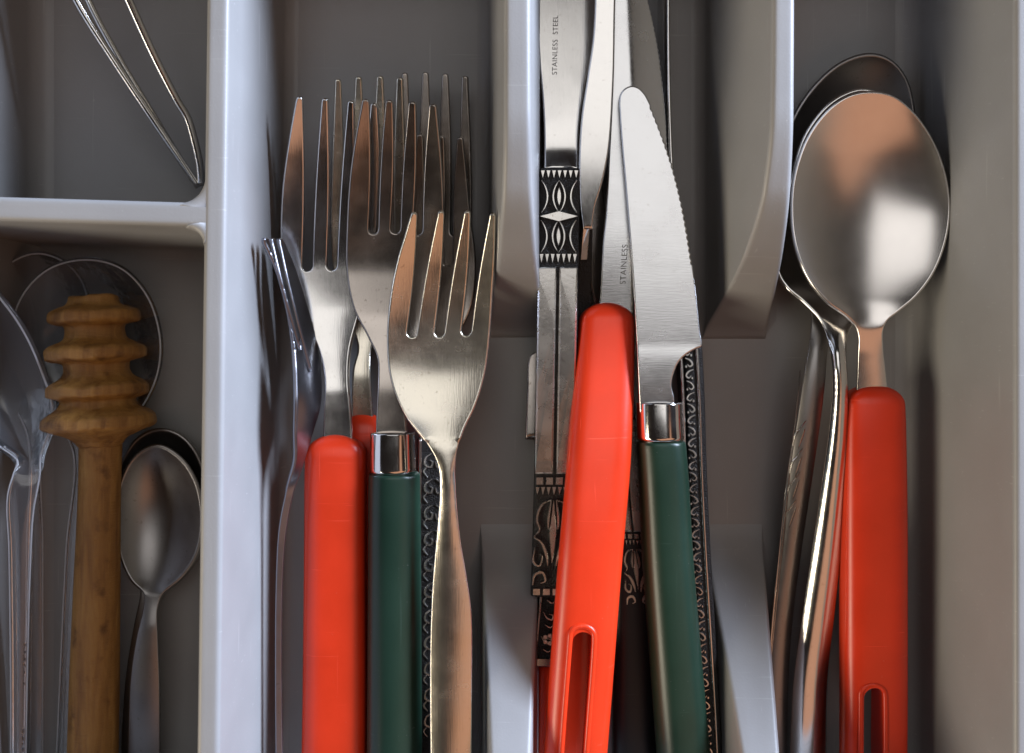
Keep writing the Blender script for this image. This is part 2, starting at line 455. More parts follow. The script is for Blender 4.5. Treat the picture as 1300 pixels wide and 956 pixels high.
# rounded inner corners where the two meet
def corner(cx, cy, sx, sy, R):
    """concave fillet column: right angle at (cx, cy), arc of radius R towards (sx, sy)"""
    V = []; F = []
    arc = [(cx + sx * R * (1 - math.cos(a)), cy + sy * R * (1 - math.sin(a))) for a in np.linspace(0, math.pi / 2, 10)]
    for z, e in ((0.0, 0.0), (RIM - 1.6, 0.0), (RIM - 0.75, 0.25), (RIM - 0.33, 0.9)):
        ring = [(cx - sx * 1.5, cy - sy * 1.5)] + [(x - sx * e * 0.7, y - sy * e * 0.7) for x, y in arc]
        V += [(x, y, z) for x, y in ring]
    n = len(arc) + 1
    for r in range(3):
        for i in range(n):
            j = (i + 1) % n
            F.append((r * n + i, r * n + j, (r + 1) * n + j, (r + 1) * n + i))
    F.append(tuple(3 * n + i for i in range(n)))
    return mesh_obj('divider_corner', np.array(V) / 1000, F, M['tray'], tray)
corner(-68.9, 31.0, -1, 1, 6.0)
corner(-69.3, 25.4, -1, -1, 4.0)

def prof_px(keys, y_from, y_to):
    f = curve1(keys)
    return lambda t: f(CY - (y_from + (y_to - y_from) * t) / kk(0))
def ymm(py): return (CY - py) * kk(0)
up_keys = [(-120, RIM - 0.2), (40, RIM - 0.2), (190, 49), (270, 44.5), (330, 34), (372, 21), (400, 10), (420, 2.5), (430, 0.1)]
lo_keys = [(648, -0.5), (662, -0.15), (676, 0.7), (700, 3.2), (730, 7.8), (760, 12.3), (867, 27), (960, 38), (1010, 42)]
# the fork/knife divider
def ramp_wall(x, keys, y0, y1, thw, bhw):
    ya, yb = ymm(y0), ymm(y1)
    f = curve1(keys)
    return wall('divider', (x, ya), (x, yb), lambda t: f(y0 + (y1 - y0) * t), thw, bhw, n=110)
ramp_wall(1.2, up_keys, -100, 428, 2.9, 7.6)
ramp_wall(60.8, up_keys, -100, 430, 2.4, 8.6)
ramp_wall(-0.4, lo_keys, 648, 1015, 3.0, 8.2)
ramp_wall(60.4, lo_keys, 648, 1015, 2.4, 8.2)

# ------------------------------------------------------------------ builders for cutlery
def edges_fn(left, right):
    l = left[np.argsort(left[:, 1])]; r = right[np.argsort(right[:, 1])]
    def s_of(px, py):
        xl = np.interp(py, l[:, 1], l[:, 0]); xr = np.interp(py, r[:, 1], r[:, 0])
        return np.clip(2 * (px - xl) / np.maximum(xr - xl, 1.0) - 1, -1.2, 1.2), (xl + xr) / 2, (xr - xl) / 2
    return s_of

def fork_outline(left, tips, tip_hw, slots, slot_hw, right):
    """left: bottom to top ending at the first tip; right: top to bottom"""
    left = spline(left, 3); right = spline(right, 3)
    pts = [left]
    cap = lambda x, y, w: np.array([(x - w * math.cos(a), y + w * 0.9 - w * 0.9 * math.sin(a)) for a in np.linspace(0, math.pi, 7)])
    for i, (tx, ty) in enumerate(tips):
        c = cap(tx, ty, tip_hw)
        pts.append(c)
        if i < len(slots):
            sx, sy = slots[i]; nx, ny = tips[i + 1]
            a = np.array((tx + tip_hw, ty + tip_hw)); b2 = np.array((sx - slot_hw, sy - slot_hw))
            # tine edges bow a little
            for t in np.linspace(0.03, 1, 40):
                e = a * (1 - t) + b2 * t; e[0] += 2.2 * math.sin(math.pi * t); pts.append(e[None])
            pts.append(np.array([(sx - slot_hw * math.cos(q), sy - slot_hw + slot_hw * math.sin(q)) for q in np.linspace(0.2, math.pi - 0.2, 8)]))
            a = np.array((sx + slot_hw, sy - slot_hw)); b2 = np.array((nx - tip_hw, ny + tip_hw))
            for t in np.linspace(0, 0.97, 40):
                e = a * (1 - t) + b2 * t; e[0] -= 1.6 * math.sin(math.pi * t); pts.append(e[None])
    pts.append(right)
    return np.vstack(pts), left, right

def fork_head(name, left, tips, tip_hw, slots, slot_hw, right, zkeys, m, parent, thick=1.5, cup=0.7, tilt=0.0, crown=0.0, crown_from=9999):
    out, l, r = fork_outline(left, tips, tip_hw, slots, slot_hw, right)
    s_of = edges_fn(l, r); zc = curve1(zkeys)
    def zf(px, py):
        s, c, w = s_of(px, py)
        k = np.where(py > crown_from, -crown * np.clip((py - crown_from) / 40, 0, 1), cup * np.clip(w / 50, 0, 1.2))
        return zc(py) + k * s * s + tilt * s * np.clip(w / 50, 0.1, 1.2)
    return sheet(name, out, zf, thick, m, parent, grid=5.0)

def spoon_shape(name, left, right, ytip, yneck, zkeys, depth, m, parent, thick=1.3, tilt=0.0, crown=0.8, grid=4.0, pw=0.85, edge=0):
    """left: bottom to tip, right: tip to bottom"""
    al = spline(list(left) + list(right)[1:], 3); ti = int(np.argmin(al[:, 1])); l = al[:ti + 1]; r = al[ti:]
    s_of = edges_fn(l, r); zc = curve1(zkeys)
    def zf(px, py):
        s, c, w = s_of(px, py)
        t = np.clip((py - ytip) / (yneck - ytip), 0, 1)
        sh = np.clip(1 - (2 * t ** pw - 1) ** 2, 0, 1)
        bowl = depth * sh * np.clip(1 - s * s, -0.2, 1)
        hand = crown * np.clip((py - yneck) / 40, 0, 1) * (1 - s * s)
        return zc(py) - bowl + hand + tilt * s * np.clip(w / 60, 0.0, 1.5)
    o = sheet(name, np.vstack([l, r[1:]]), zf, thick, m, parent, grid=grid)
    if edge:
        q = np.vstack([l, r[1:]])[4:-4:2]
        tube('rim', [(x, y, float(zf(np.array([x]), np.array([y]))[0]) - thick * 0.25) for x, y in q], edge, M['clear_edge'], parent, seg=8, step=50)  # thin added tube, paints the bright glint round the spoon's edge
    return o, zf

def root(name, label, cat, px, py, group=None):
    x, y, z = wpt(px, py, 0)
    return thing(name, label, cat, (x, y, 0), group)

def slot_cut(o, px, y0, y1, hw, z, lean, parent, m):
    """hanging slot right through a handle, with a moulded lip"""
    n = 14; ring = []
    for a in np.linspace(math.pi, 0, n): ring.append((px(y0 + hw) + hw * math.cos(a), y0 + hw - hw * math.sin(a)))
    for a in np.linspace(0, -math.pi, n): ring.append((px(y1 - hw) + hw * math.cos(a), y1 - hw - hw * math.sin(a)))
    zt = z
    V = []; 
    base = [wpt(x, y, zt) for x, y in ring]
    for dz in (-0.02, 0.02):
        for p in base: V.append((p[0], p[1], zt / 1000 + dz))
    q = len(ring)
    F = [(i, (i + 1) % q, q + (i + 1) % q, q + i) for i in range(q)] + [tuple(range(q)), tuple(range(q, 2 * q))]
    c = mesh_obj('slot_cutter', V, F, m, parent)
    md = o.modifiers.new('slot', 'BOOLEAN'); md.operation = 'DIFFERENCE'; md.object = c; md.solver = 'EXACT'
    bpy.context.view_layer.update()
    dg = bpy.context.evaluated_depsgraph_get()
    me = bpy.data.meshes.new_from_object(o.evaluated_get(dg))
    o.modifiers.clear(); o.data = me
    bpy.data.objects.remove(c)
    me.polygons.foreach_set('use_smooth', [True] * len(me.polygons))
    me.set_sharp_from_angle(angle=math.radians(40))
    return ring

# ---------------- fork compartment (back to front)
FG = 'forks heaped in the left long compartment'
# plain fork at the very bottom
f = root('fork', 'dull steel fork at the back of the heap, tines reaching highest on the right', 'fork', 552, 500, FG)
fork_head('head', [(540, 1000), (538, 560), (540, 450), (530, 410), (512, 370), (505, 300), (507, 200), (510, 97)],
     [(514, 92), (540, 91), (565, 93), (590, 96)], 4.2, [(525, 300), (552, 300), (578, 300)], 6,
     [(594, 101), (598, 200), (598, 300), (590, 360), (572, 410), (560, 450), (562, 560), (566, 1000)],
     [(90, 10), (200, 6), (300, 3), (380, 2.5), (450, 4), (560, 4), (1000, 3)], M['steel_dark'], f)
# ornate-handled fork
f = root('fork', 'dark fork lying under the yellowish fork, floral relief on its narrow handle', 'fork', 545, 600, FG)
fork_head('head', [(533, 600), (532, 540), (530, 470), (520, 430), (498, 390), (490, 330), (492, 260), (498, 178)],
     [(502, 172), (533, 170), (560, 172), (584, 174)], 4.2, [(515, 337), (542, 337), (568, 337)], 6,
     [(588, 179), (597, 270), (604, 340), (598, 390), (580, 430), (570, 470), (566, 540), (566, 600)],
     [(170, 13), (250, 9), (337, 6.5), (390, 6), (470, 7.5), (600, 8)], M['steel_dark'], f)
oh = loft('handle', [(549, 552, 20, 8, 1.6), (550, 700, 20, 8, 1.6), (552, 1000, 24, 8, 1.7)], M['patina'], f, expo=6, cap0=6)
hz = lambda x, y: 9.6
loops = []
for i in range(11):
    y = 575 + i * 33
    loops += [band([(549, y), (541, y + 6), (540, y + 15), (547, y + 18), (549, y + 11), (545, y + 9)], 3.2),
              band([(542, y + 18), (538, y + 24), (543, y + 31)], 2.6),
              band([(553, y), (561, y + 6), (562, y + 15), (555, y + 18), (553, y + 11)], 3.2)]
relief('handle_relief', loops, hz, 0.4, M['silver'], f, bevel=0.6)
rl = loft('handle_edge', [(534, 556, 2.2, 9, 1.3), (533, 700, 2.2, 9, 1.3), (532, 1000, 2.2, 9, 1.3)], M['steel_dark'], f, expo=4)
# red-handled fork at the back
f = root('fork', 'red-handled fork mostly hidden, only its shoulder showing between two handles', 'fork', 462, 560, FG)
fork_head('head', [(446, 545), (448, 470), (454, 440), (440, 400), (424, 350), (420, 300), (421, 220), (425, 106)],
     [(429, 100), (455, 97), (482, 96), (507, 98)], 4.2, [(440, 300), (467, 300), (494, 300)], 6,
     [(511, 103), (514, 220), (514, 300), (508, 350), (490, 400), (472, 440), (470, 470), (474, 545)],
     [(95, 17), (200, 12), (300, 8), (380, 6), (430, 6.5), (480, 8), (545, 7)], M['steel_warm'], f)
loft('handle', [(461, 524, 30, 5.2, 4), (461, 570, 32, 5.2, 4.3), (456, 700, 34, 5.2, 4.3), (450, 1005, 36, 5.2, 4.3)], M['red'], f, expo=3, cap0=24, cap1=26)
# red-handled fork
f = root('fork', 'red-handled fork with long purplish tines, nearest the pale left wall', 'fork', 426, 600, FG)
fork_head('head', [(410, 575), (411, 520), (412, 480), (405, 445), (384, 398), (362, 350), (356, 305), (358, 240), (366, 180), (375, 129)],
     [(380, 123), (412, 125), (445, 128), (474, 131)], 4.4, [(390, 344), (421, 343), (452, 343)], 6,
     [(479, 136), (482, 200), (480, 260), (475, 320), (466, 370), (452, 412), (444, 445), (442, 480), (445, 520), (448, 575)],
     [(120, 24), (200, 18.5), (280, 14.5), (340, 12.5), (390, 12.2), (440, 13.5), (500, 15.5), (575, 15.5)], M['steel'], f)
loft('handle', [(427, 551, 38.5, 14, 4.6), (426, 640, 38.5, 14, 4.8), (425.5, 867, 40, 14, 4.8), (424, 1010, 41, 14, 4.8)], M['red'], f, expo=3.2, cap0=27, cap1=30)
# green-handled fork
f = root('fork', 'green-handled fork with a chrome ferrule and brown-tinged tines', 'fork', 500, 620, FG)
fork_head('head', [(477, 560), (478, 520), (480, 480), (479, 455), (466, 425), (449, 392), (440, 345), (440, 290), (444, 225), (451, 175), (459, 132)],
     [(464, 126), (494, 127), (523, 129), (549, 132)], 5, [(474, 297), (502, 296), (530, 298)], 5.8,
     [(554, 137), (560, 200), (563, 260), (562, 320), (555, 380), (540, 420), (518, 458), (512, 490), (514, 520), (517, 560)],
     [(125, 27), (200, 22.5), (290, 18.6), (350, 17), (400, 16.8), (440, 17.8), (500, 19), (560, 19)], M['steel_dark'], f)
loft('ferrule', [(498.5, 546, 28, 16.6, 5.6), (498.5, 572, 28.5, 16.6, 5.7), (499, 599, 29, 16.6, 5.8)], M['chrome'], f, expo=2.3, cap0=4)
loft('handle', [(500, 597, 31, 16.4, 6.2), (501, 605, 32.3, 16.4, 6.4), (501, 760, 33.5, 16.2, 6.6), (501, 1000, 35, 16, 6.8)], M['green'], f, expo=2.4, cap0=5, cap1=24)
# small fork on its edge against the wall
f = root('fork', 'slim steel fork standing on its edge against the pale left wall', 'fork', 362, 640, FG)
ol, l_, r_ = fork_outline([(350, 1000), (349, 860), (350, 740), (354, 670), (364, 620), (375, 585), (376, 550), (377, 500), (374, 440), (366, 390), (352, 340), (337, 307)],
     [(339.5, 302), (348.5, 302.5), (358, 303)], 2.7, [(380, 445), (393, 472)], 2.2,
     [(362, 307), (376, 340), (392, 390), (403, 435), (409, 480), (408, 515), (398, 550), (386, 590), (372, 630), (363, 680), (359, 740), (358, 860), (360, 1000)])
s_of = edges_fn(l_, r_); zc = curve1([(300, 27), (380, 22), (450, 19), (520, 20), (600, 22), (700, 20), (1000, 17)])
def zf_edge(px, py):
    s, c, w = s_of(px, py)
    return zc(py) - s * np.clip(w / 16, 0.25, 1.0) * 7.0 * np.clip((640 - py) / 90, 0.08, 1)
sheet('fork_body', ol, zf_edge, 1.2, M['steel_edge'], f, grid=3.0, rim=0.8)
# front fork
f = root('fork', 'plain yellowish steel fork lying on top of the heap, tines lowest', 'fork', 570, 700, FG)
fork_head('fork_body', [(546, 1000), (545, 867), (546, 790), (549, 730), (554, 670), (557, 620), (554, 588), (541, 562), (513, 524), (496, 480), (491.5, 430), (496, 375), (505, 330), (514, 300), (521, 276)],
     [(526, 270), (560, 268), (593, 268), (625, 271)], 4.2, [(523, 428), (558, 428), (592, 426)], 6.2,
     [(629, 276), (628, 320), (625, 370), (621, 430), (615, 475), (603, 515), (588, 547), (580, 578), (580, 620), (585, 680), (593, 730), (599, 775), (600, 867), (599, 1000)],
     [(265, 31), (340, 26.5), (420, 23.5), (470, 22.8), (520, 23.8), (575, 26), (620, 26.4), (720, 25.9), (867, 25.6), (1000, 25.4)],
     M['steel_warm'], f, thick=1.6, cup=1.0, crown=0.9, crown_from=560)

# ---------------- knife compartment
KG = 'knives heaped in the middle compartment'
def ornate_knife_handle(parent, cx, y0, y1, hw, zt, flip=1):
    """worn silver handle: friezes, leaf panel, two long ribs, tulip panel and end bar. cx(y), zt(y)"""
    ht = 1.8
    st = [(cx(y), y, hw, zt(y) - ht - 0.5, ht) for y in np.linspace(y0, y1, 14)]
    h = loft('handle', st, M['patina'], parent, expo=7, cap0=3, cap1=3)
    zf = lambda x, y: zt(y) - 0.5
    Lg = y1 - y0; u = lambda a: y0 + Lg * a
    def X(y, s): return cx(y) + s * hw
    tri = []
    def frieze(a0, a1, n):
        for i in range(n):
            s0 = -0.95 + 1.9 * i / n; s1 = s0 + 1.9 / n; ya, yb = u(a0), u(a1)
            tri.append([(X(ya, s0 + 0.03), ya), (X(ya, s1 - 0.03), ya), (X(yb, (s0 + s1) / 2), yb)])
    frieze(0.006, 0.024, 7); frieze(0.201, 0.222, 7); frieze(0.745, 0.764, 7)
    relief('zigzag_frieze', tri, zf, 0.5, M['silver'], parent, bevel=0.5)
    lv = []
    for a in (0.067, 0.160):
        for s in (-0.86, 0.0, 0.86):
            yc = u(a); rx = hw * 0.33; ry = Lg * 0.038
            def lens(fx, fy, lo=0, hi=1): 
                o = []
                for t in np.linspace(-1, 1, 13): o.append((X(yc, s) + fx * rx * (1 - t * t), yc + fy * ry * t))
                for t in np.linspace(1, -1, 13)[1:-1]: o.append((X(yc, s) - fx * rx * (1 - t * t), yc + fy * ry * t))
                lim = [(min(max(p, cx(yc) - hw * 0.98), cx(yc) + hw * 0.98), q) for p, q in o]
                return lim
            o = lens(1, 1)
            for sd in (1, -1):
                pts = [(X(yc, s) + sd * rx * 0.88 * (1 - t * t), yc + ry * t) for t in np.linspace(-1, 1, 9)]
                pts = [p for p in pts if abs(p[0] - cx(yc)) < hw * 0.98]
                if len(pts) > 3: lv.append(band(pts, 3.4))
            if s == 0: lv.append(lens(0.36, 0.62))
    ym = u(0.113)
    lv.append([(X(ym, -0.95), ym), (X(ym, 0), ym - Lg * 0.013), (X(ym, 0.95), ym), (X(ym, 0), ym + Lg * 0.013)])
    relief('leaf_relief', lv, zf, 0.9, M['silver'], parent, bevel=0.9)
    for s0, s1 in ((-0.97, -0.08), (0.08, 0.95)):
        ya, yb = u(0.232), u(0.714); pl = []
        n = 16
        for i in range(n + 1): y = ya + (yb - ya) * i / n; pl.append((X(y, s0), y))
        for i in range(n, -1, -1): y = ya + (yb - ya) * i / n; pl.append((X(y, s1), y))
        relief('rib', [pl], zf, 0.9, M['silver'], parent, bevel=2.0)
    sq = []
    for a0, a1 in ((0.722, 0.740), (0.982, 0.998)):
        for i in range(4):
            s0 = -0.95 + 1.9 * i / 4; ya, yb = u(a0), u(a1)
            sq.append([(X(ya, s0 + 0.06), ya), (X(ya, s0 + 0.42), ya), (X(yb, s0 + 0.42), yb), (X(yb, s0 + 0.06), yb)])
    bosses('square_boss', sq, zf, 0.6, M['silver'], parent, bevel=0.7)
    tp = []
    d = lambda s, a: (X(u(a), s), u(a))
    tp.append([d(0, 0.775), d(0.13, 0.82), d(0.2, 0.855), d(0.1, 0.90), d(0, 0.925), d(-0.1, 0.90), d(-0.2, 0.855), d(-0.13, 0.82)])
    for q in (-1, 1):
        tp.append(band([d(q * 0.12, 0.775), d(q * 0.55, 0.785), d(q * 0.80, 0.82), d(q * 0.66, 0.845), d(q * 0.92, 0.862)], 4.2))
        tp.append(band([d(q * 0.92, 0.862), d(q * 0.55, 0.875), d(q * 0.28, 0.905), d(q * 0.2, 0.93)], 5.0))
        tp.append(band([d(q * 0.12, 0.775), d(q * 0.28, 0.83), d(q * 0.22, 0.845)], 3.0))
        tp.append(band([d(q * 0.85, 0.885), d(q * 0.9, 0.92), d(q * 0.62, 0.93), d(q * 0.5, 0.905), d(q * 0.7, 0.90)], 4.0))
        tp.append(band([d(q * 0.92, 0.975), d(q * 0.80, 0.95), d(q * 0.45, 0.945), d(q * 0.3, 0.965), d(q * 0.55, 0.97)], 5.0))
    relief('tulip_relief', tp, zf, 0.9, M['silver'], parent, bevel=1.1)
    return h

def blade(name, left, right, zkeys, m, parent, thick=1.4, tilt=0.0, ridge=0.0, ridge_x=None, serr=None, tip=None):
    l = spline(left, 3)
    r = spline(right, 3)
    if serr:
        y0, y1, pitch, amp = serr
        rr = []
        r = spline(right, 1.2)
        for x, y in r:
            if y0 < y < y1:
                ph = ((y - y0) / pitch) % 1.0
                x -= amp * (1 - abs(2 * ph - 1)) ** 0.7
            rr.append((x, y))
        r = np.array(rr)
    s_of = edges_fn(l, r); zc = curve1(zkeys)
    def zf(px, py):
        s, c, w = s_of(px, py)
        z = zc(py) + tilt * s * w / 40
        if ridge:
            rx = ridge_x(py); z = z - ridge * np.clip((px - rx) / 40, 0, 2)
        return z
    sheet(name, np.vstack([l] + ([spline(tip, 2)] if tip is not None else []) + [r]), zf, thick, m, parent)
    return zf

# second red handle under everything
k = root('knife', 'red-handled knife buried under the relief-handled knives, only its end showing', 'knife', 690, 800, KG)
loft('handle', [(722, 620, 32, 5, 4), (720, 720, 34, 5, 4.4), (716, 980, 35, 5, 4.6)], M['red'], k, expo=3, cap0=20, cap1=26)
blade('blade', [(700, 640), (698, 400), (694, 200)], [(722, 190), (730, 400), (734, 640)], [(190, 3), (640, 6)], M['steel_dark'], k)
# dark serrated knife with relief handle
k = root('knife', 'dark serrated knife under the red one, relief handle end beside the green handle', 'knife', 790, 600, KG)
blade('blade', [(772, 430), (757, 390), (744, 330), (740, 270), (745, 210), (752, 195)], [(760, 200), (770, 270), (778, 340), (786, 430)],
      [(195, 14), (300, 13), (430, 9)], M['steel_dark'], k, tilt=-2.0)
cxk = lambda y: 780 + (y - 420) * (812 - 780) / 350.0
ornate_knife_handle(k, cxk, 420, 777, 17, lambda y: 10.5 - (y - 420) * 0.006)
k = root('knife', 'black plastic handle in the dark gap between the red and green knife handles', 'knife', 800, 850, KG)
loft('handle', [(802, 640, 24, 4.6, 4), (804, 760, 27, 4.6, 4.2), (806, 1000, 29, 4.6, 4.3)], M['black'], k, expo=3, cap0=20, cap1=20)
blade('blade', [(790, 660), (788, 520), (786, 380)], [(806, 378), (812, 520), (814, 660)], [(378, 3), (660, 4.5)], M['steel_dark'], k)
# plain knife, tip of its handle showing left
k = root('knife', 'plain steel knife under the left relief handle, blunt handle end at its side', 'knife', 690, 520, KG)
blade('knife_body', [(667, 558), (669, 500), (673, 452), (690, 440), (694, 330), (696, 230), (698, 120)], [(722, 110), (722, 230), (716, 330), (708, 450), (704, 560)],
      [(110, 6), (300, 7), (560, 9)], M['steel_dark'], k, thick=2.0)
# second relief-handled knife
k = root('knife', 'narrow steel knife leaning across the broad stamped blade, flowered handle end at the bottom', 'knife', 720, 560, KG)
blade('blade', [(740, 292), (736, 258), (735, 205), (738, 150), (746, 95), (753, 45), (757, -60)],
      [(784, -60), (781, 0), (779, 100), (773, 190), (764, 235), (756, 262), (752, 292)],
      [(-60, 25), (100, 23), (200, 21.5), (292, 19.5)], M['steel'], k, tilt=0.6)
cx2 = lambda y: 745 + (y - 285) * (698 - 745) / 560.0
zt2 = curve1([(280, 19.5), (420, 14.5), (600, 11.2), (850, 11.0)])
loft('handle', [(cx2(y), y, 6 + 14.5 * min((y - 270) / 220, 1), float(zt2(y)) - 2, 1.5) for y in np.linspace(272, 846, 12)], M['patina'], k, expo=7, cap0=3, cap1=5)
z2 = lambda x, y: float(zt2(y)) - 0.5
rl = []
for i in range(9):
    y = 560 + 31 * i; c = cx2(y)
    rl += [band([(c - 14, y), (c - 9, y + 8), (c - 3, y + 10), (c - 2, y + 4), (c - 7, y + 3)], 2.6), band([(c - 12, y + 16), (c - 5, y + 20), (c - 1, y + 16)], 2.4),
           band([(c + 14, y + 2), (c + 8, y + 10), (c + 3, y + 8)], 2.6)]
relief('scroll_relief', rl, z2, 0.5, M['silver'], k, bevel=0.5)
c = cx2(815)
fl = [[(c - 4 + 5.2 * math.cos(a) + 3.4 * math.cos(t), 812 + 5.2 * math.sin(a) + 3.4 * math.sin(t)) for t in np.linspace(0, 2 * math.pi, 9)[:-1]] for a in np.linspace(0, 2 * math.pi, 6)[:-1]]
bosses('petal', fl, z2, 0.8, M['silver'], k, bevel=0.8)
bosses('frame_bar', [band([(cx2(y) - 18.5, y) for y in np.linspace(540, 838, 12)], 4.0), band([(cx2(y) + 18.5, y) for y in np.linspace(540, 838, 12)], 4.0),
        [(cx2(838) - 20, 836), (cx2(838) + 20, 836), (cx2(845) + 19, 846), (cx2(845) - 19, 846)],
        [(cx2(y0) - 4.5, y0) for y0 in np.linspace(272, 330, 5)] + [(cx2(y0) + 4.5, y0) for y0 in np.linspace(330, 272, 5)]], z2, 0.7, M['silver'], k, bevel=0.8)
# left relief-handled knife
k = root('knife', 'broad stamped steel knife with leaf and tulip relief handle on the left', 'knife', 705, 480, KG)
zb = blade('blade', [(691, 216), (691, 170), (689, 125), (685, 80), (683, 30), (683, -60)],
      [(760, -60), (758, 0), (753, 60), (743, 110), (736, 160), (734, 216)],
      [(-60, 15.5), (60, 16.8), (150, 18.2), (190, 18.8), (205, 19.6), (216, 20.6)], M['steel'], k, tilt=-0.8)
text_mesh('lettering', 'STAINLESS  STEEL', 707, 95, 9.2, zb, M['etch'], k, lean=-0.02, squeeze=0.98)
cx1 = curve1([(213, 710.5), (335, 708.5), (600, 704), (757, 699.5)])
zt1 = curve1([(213, 21.5), (400, 20.0), (600, 16.4), (757, 14.6)])
ornate_knife_handle(k, lambda y: float(cx1(y)), 213, 757, 26, lambda y: float(zt1(y)))
# knife on its edge at the right
k = root('knife', 'steel knife standing on its back edge by the right divider, scroll band along its handle', 'knife', 878, 500, KG)
lt = np.array([(846, -60), (847, 100), (851, 220), (858, 330), (867, 440)])
l_ = spline(lt[::-1], 4); r_ = spline(lt + np.array([3.2, 0]), 4)
V = []; F = []
for (x, y) in l_[::-1]:
    a = wpt(x, y, 17); b_ = wpt(x + 4.5, y, 17)
    for p, z in ((a, 1.5), (a, 16.7), ((a[0] + 0.0003, a[1], 0), 17.0), ((b_[0] - 0.0003, b_[1], 0), 17.0), (b_, 16.7), (b_, 1.5)):
        V.append((p[0], p[1], z / 1000))
n = len(l_)
for i in range(n - 1):
    for j in range(6): F.append((i * 6 + j, i * 6 + (j + 1) % 6, (i + 1) * 6 + (j + 1) % 6, (i + 1) * 6 + j))
F += [tuple(range(6)), tuple(range((n - 1) * 6, n * 6))]
mesh_obj('blade', V, F, M['steel'], k)
cxe = curve1([(425, 873), (500, 877), (600, 880), (720, 886), (900, 897), (1000, 902)])
loft('handle', [(float(cxe(y)), y, 12, 9.5, 7.5) for y in np.linspace(425, 1000, 12)], M['patina'], k, expo=8, cap0=4, cap1=6)
ze = lambda x, y: 17.0
rl = []
for i in range(38):
    y = 440 + 14.5 * i; c = float(cxe(y)); q = 1 if i % 2 else -1
    rl += [band([(c - 5.0 * q, y), (c + 1.5 * q, y + 3), (c + 4.5 * q, y + 8), (c + 1 * q, y + 11), (c - 2 * q, y + 8)], 2.6)]
    rl += [[(c - 3.6 * q + 1.5 * math.cos(a), y + 11 + 1.9 * math.sin(a)) for a in np.linspace(0, 2 * math.pi, 7)[:-1]]]
relief('scroll_relief', rl, ze, 0.45, M['silver'], k, bevel=0.5)
for sd in (-1, 1):
    loft('handle_edge', [(float(cxe(y)) + sd * 10.2, y, 2.0, 16.8, 0.7) for y in np.linspace(428, 995, 12)], M['steel'], k, expo=3, seg=14)
# red-handled knife
k = root('knife', 'red-handled knife with a long hanging slot, leaning left across the middle compartment', 'knife', 765, 600, KG)
zb = blade('blade', [(757, 405), (761, 380), (765, 310), (769, 270), (773, 190), (777, 100), (779, 0), (781, -70)],
      [(800, -70), (824, 0), (836, 55), (843, 110), (848, 170), (848, 230), (832, 270), (810, 300), (804, 340), (803, 405)],
      [(-70, 21), (100, 20), (250, 18.8), (330, 18), (405, 17)], M['steel_bright'], k, tilt=0.4,
      ridge=3.2, ridge_x=lambda y: np.interp(y, [-70, 0, 110, 250, 300, 405], [790, 796, 801, 808, 830, 840]), serr=(0, 240, 7, 1.5))
text_mesh('lettering', 'STAINLESS', 794, 361, 10.5, zb, M['etch'], k, lean=-0.06, squeeze=0.97)
xr = curve1([(384, 771), (430, 768.5), (600, 760), (760, 745), (867, 737.5), (945, 732)])
o = loft('handle', [(770.5, 384, 34, 15.8, 4.6), (769, 430, 36, 16, 5.0), (759.5, 590, 40.5, 20.0, 5.3), (749, 711, 40.5, 21.8, 5.4), (737, 867, 40.5, 22.4, 5.4), (726, 1010, 40, 22.4, 5.2)], M['red'], k, expo=3.0, cap0=24, cap1=34)
xs = lambda y: float(np.interp(y, [790, 990], [740.5, 726]))
ring = slot_cut(o, xs, 797, 985, 13.5, 24, 0, k, M['red'])
tube('slot_lip', [(x + (x - xs(y)) * 0.16, y + (0 if 810 < y < 972 else (-2.5 if y < 850 else 2.5)), 27.3) for x, y in ring] + [(ring[0][0] - 2.2, ring[0][1], 27.3)], 0.75, M['red'], k, closed=True, seg=12)
# green-handled knife
k = root('knife', 'green-handled serrated knife with a chrome ferrule, lying on top of the heap', 'knife', 845, 560, KG)
blade('blade', [(812, 525), (811, 500), (808, 430), (803, 350), (795, 250), (788, 170), (785.5, 132)],
      [(826, 132), (838, 162), (853, 205), (866, 255), (876, 310), (884, 370), (889, 420), (891, 440), (884, 443), (872, 450), (862, 460), (855, 476), (853, 490), (856, 505), (857, 525)],
      [(105, 23.0), (300, 23.1), (440, 22.9), (525, 22.4)], M['steel_bright'], k, tilt=0.5, serr=(134, 335, 8.2, 1.9),
      tip=[(785.5, 131), (787, 120), (793, 112), (802, 108.5), (811, 111), (819, 119), (825.5, 131)])
loft('ferrule', [(836.5, 508, 29, 18.6, 5.6), (837, 535, 29.5, 18.6, 5.8), (838, 558, 30, 18.6, 5.9)], M['chrome'], k, expo=2.3, cap0=4)
loft('handle', [(838, 556, 29.5, 18.4, 6.0), (839, 564, 31, 18.4, 6.2), (847, 700, 32, 18, 6.5), (860, 867, 33, 17.5, 6.6), (871, 1000, 34, 17, 6.7)], M['green'], k, expo=2.4, cap0=5, cap1=24)

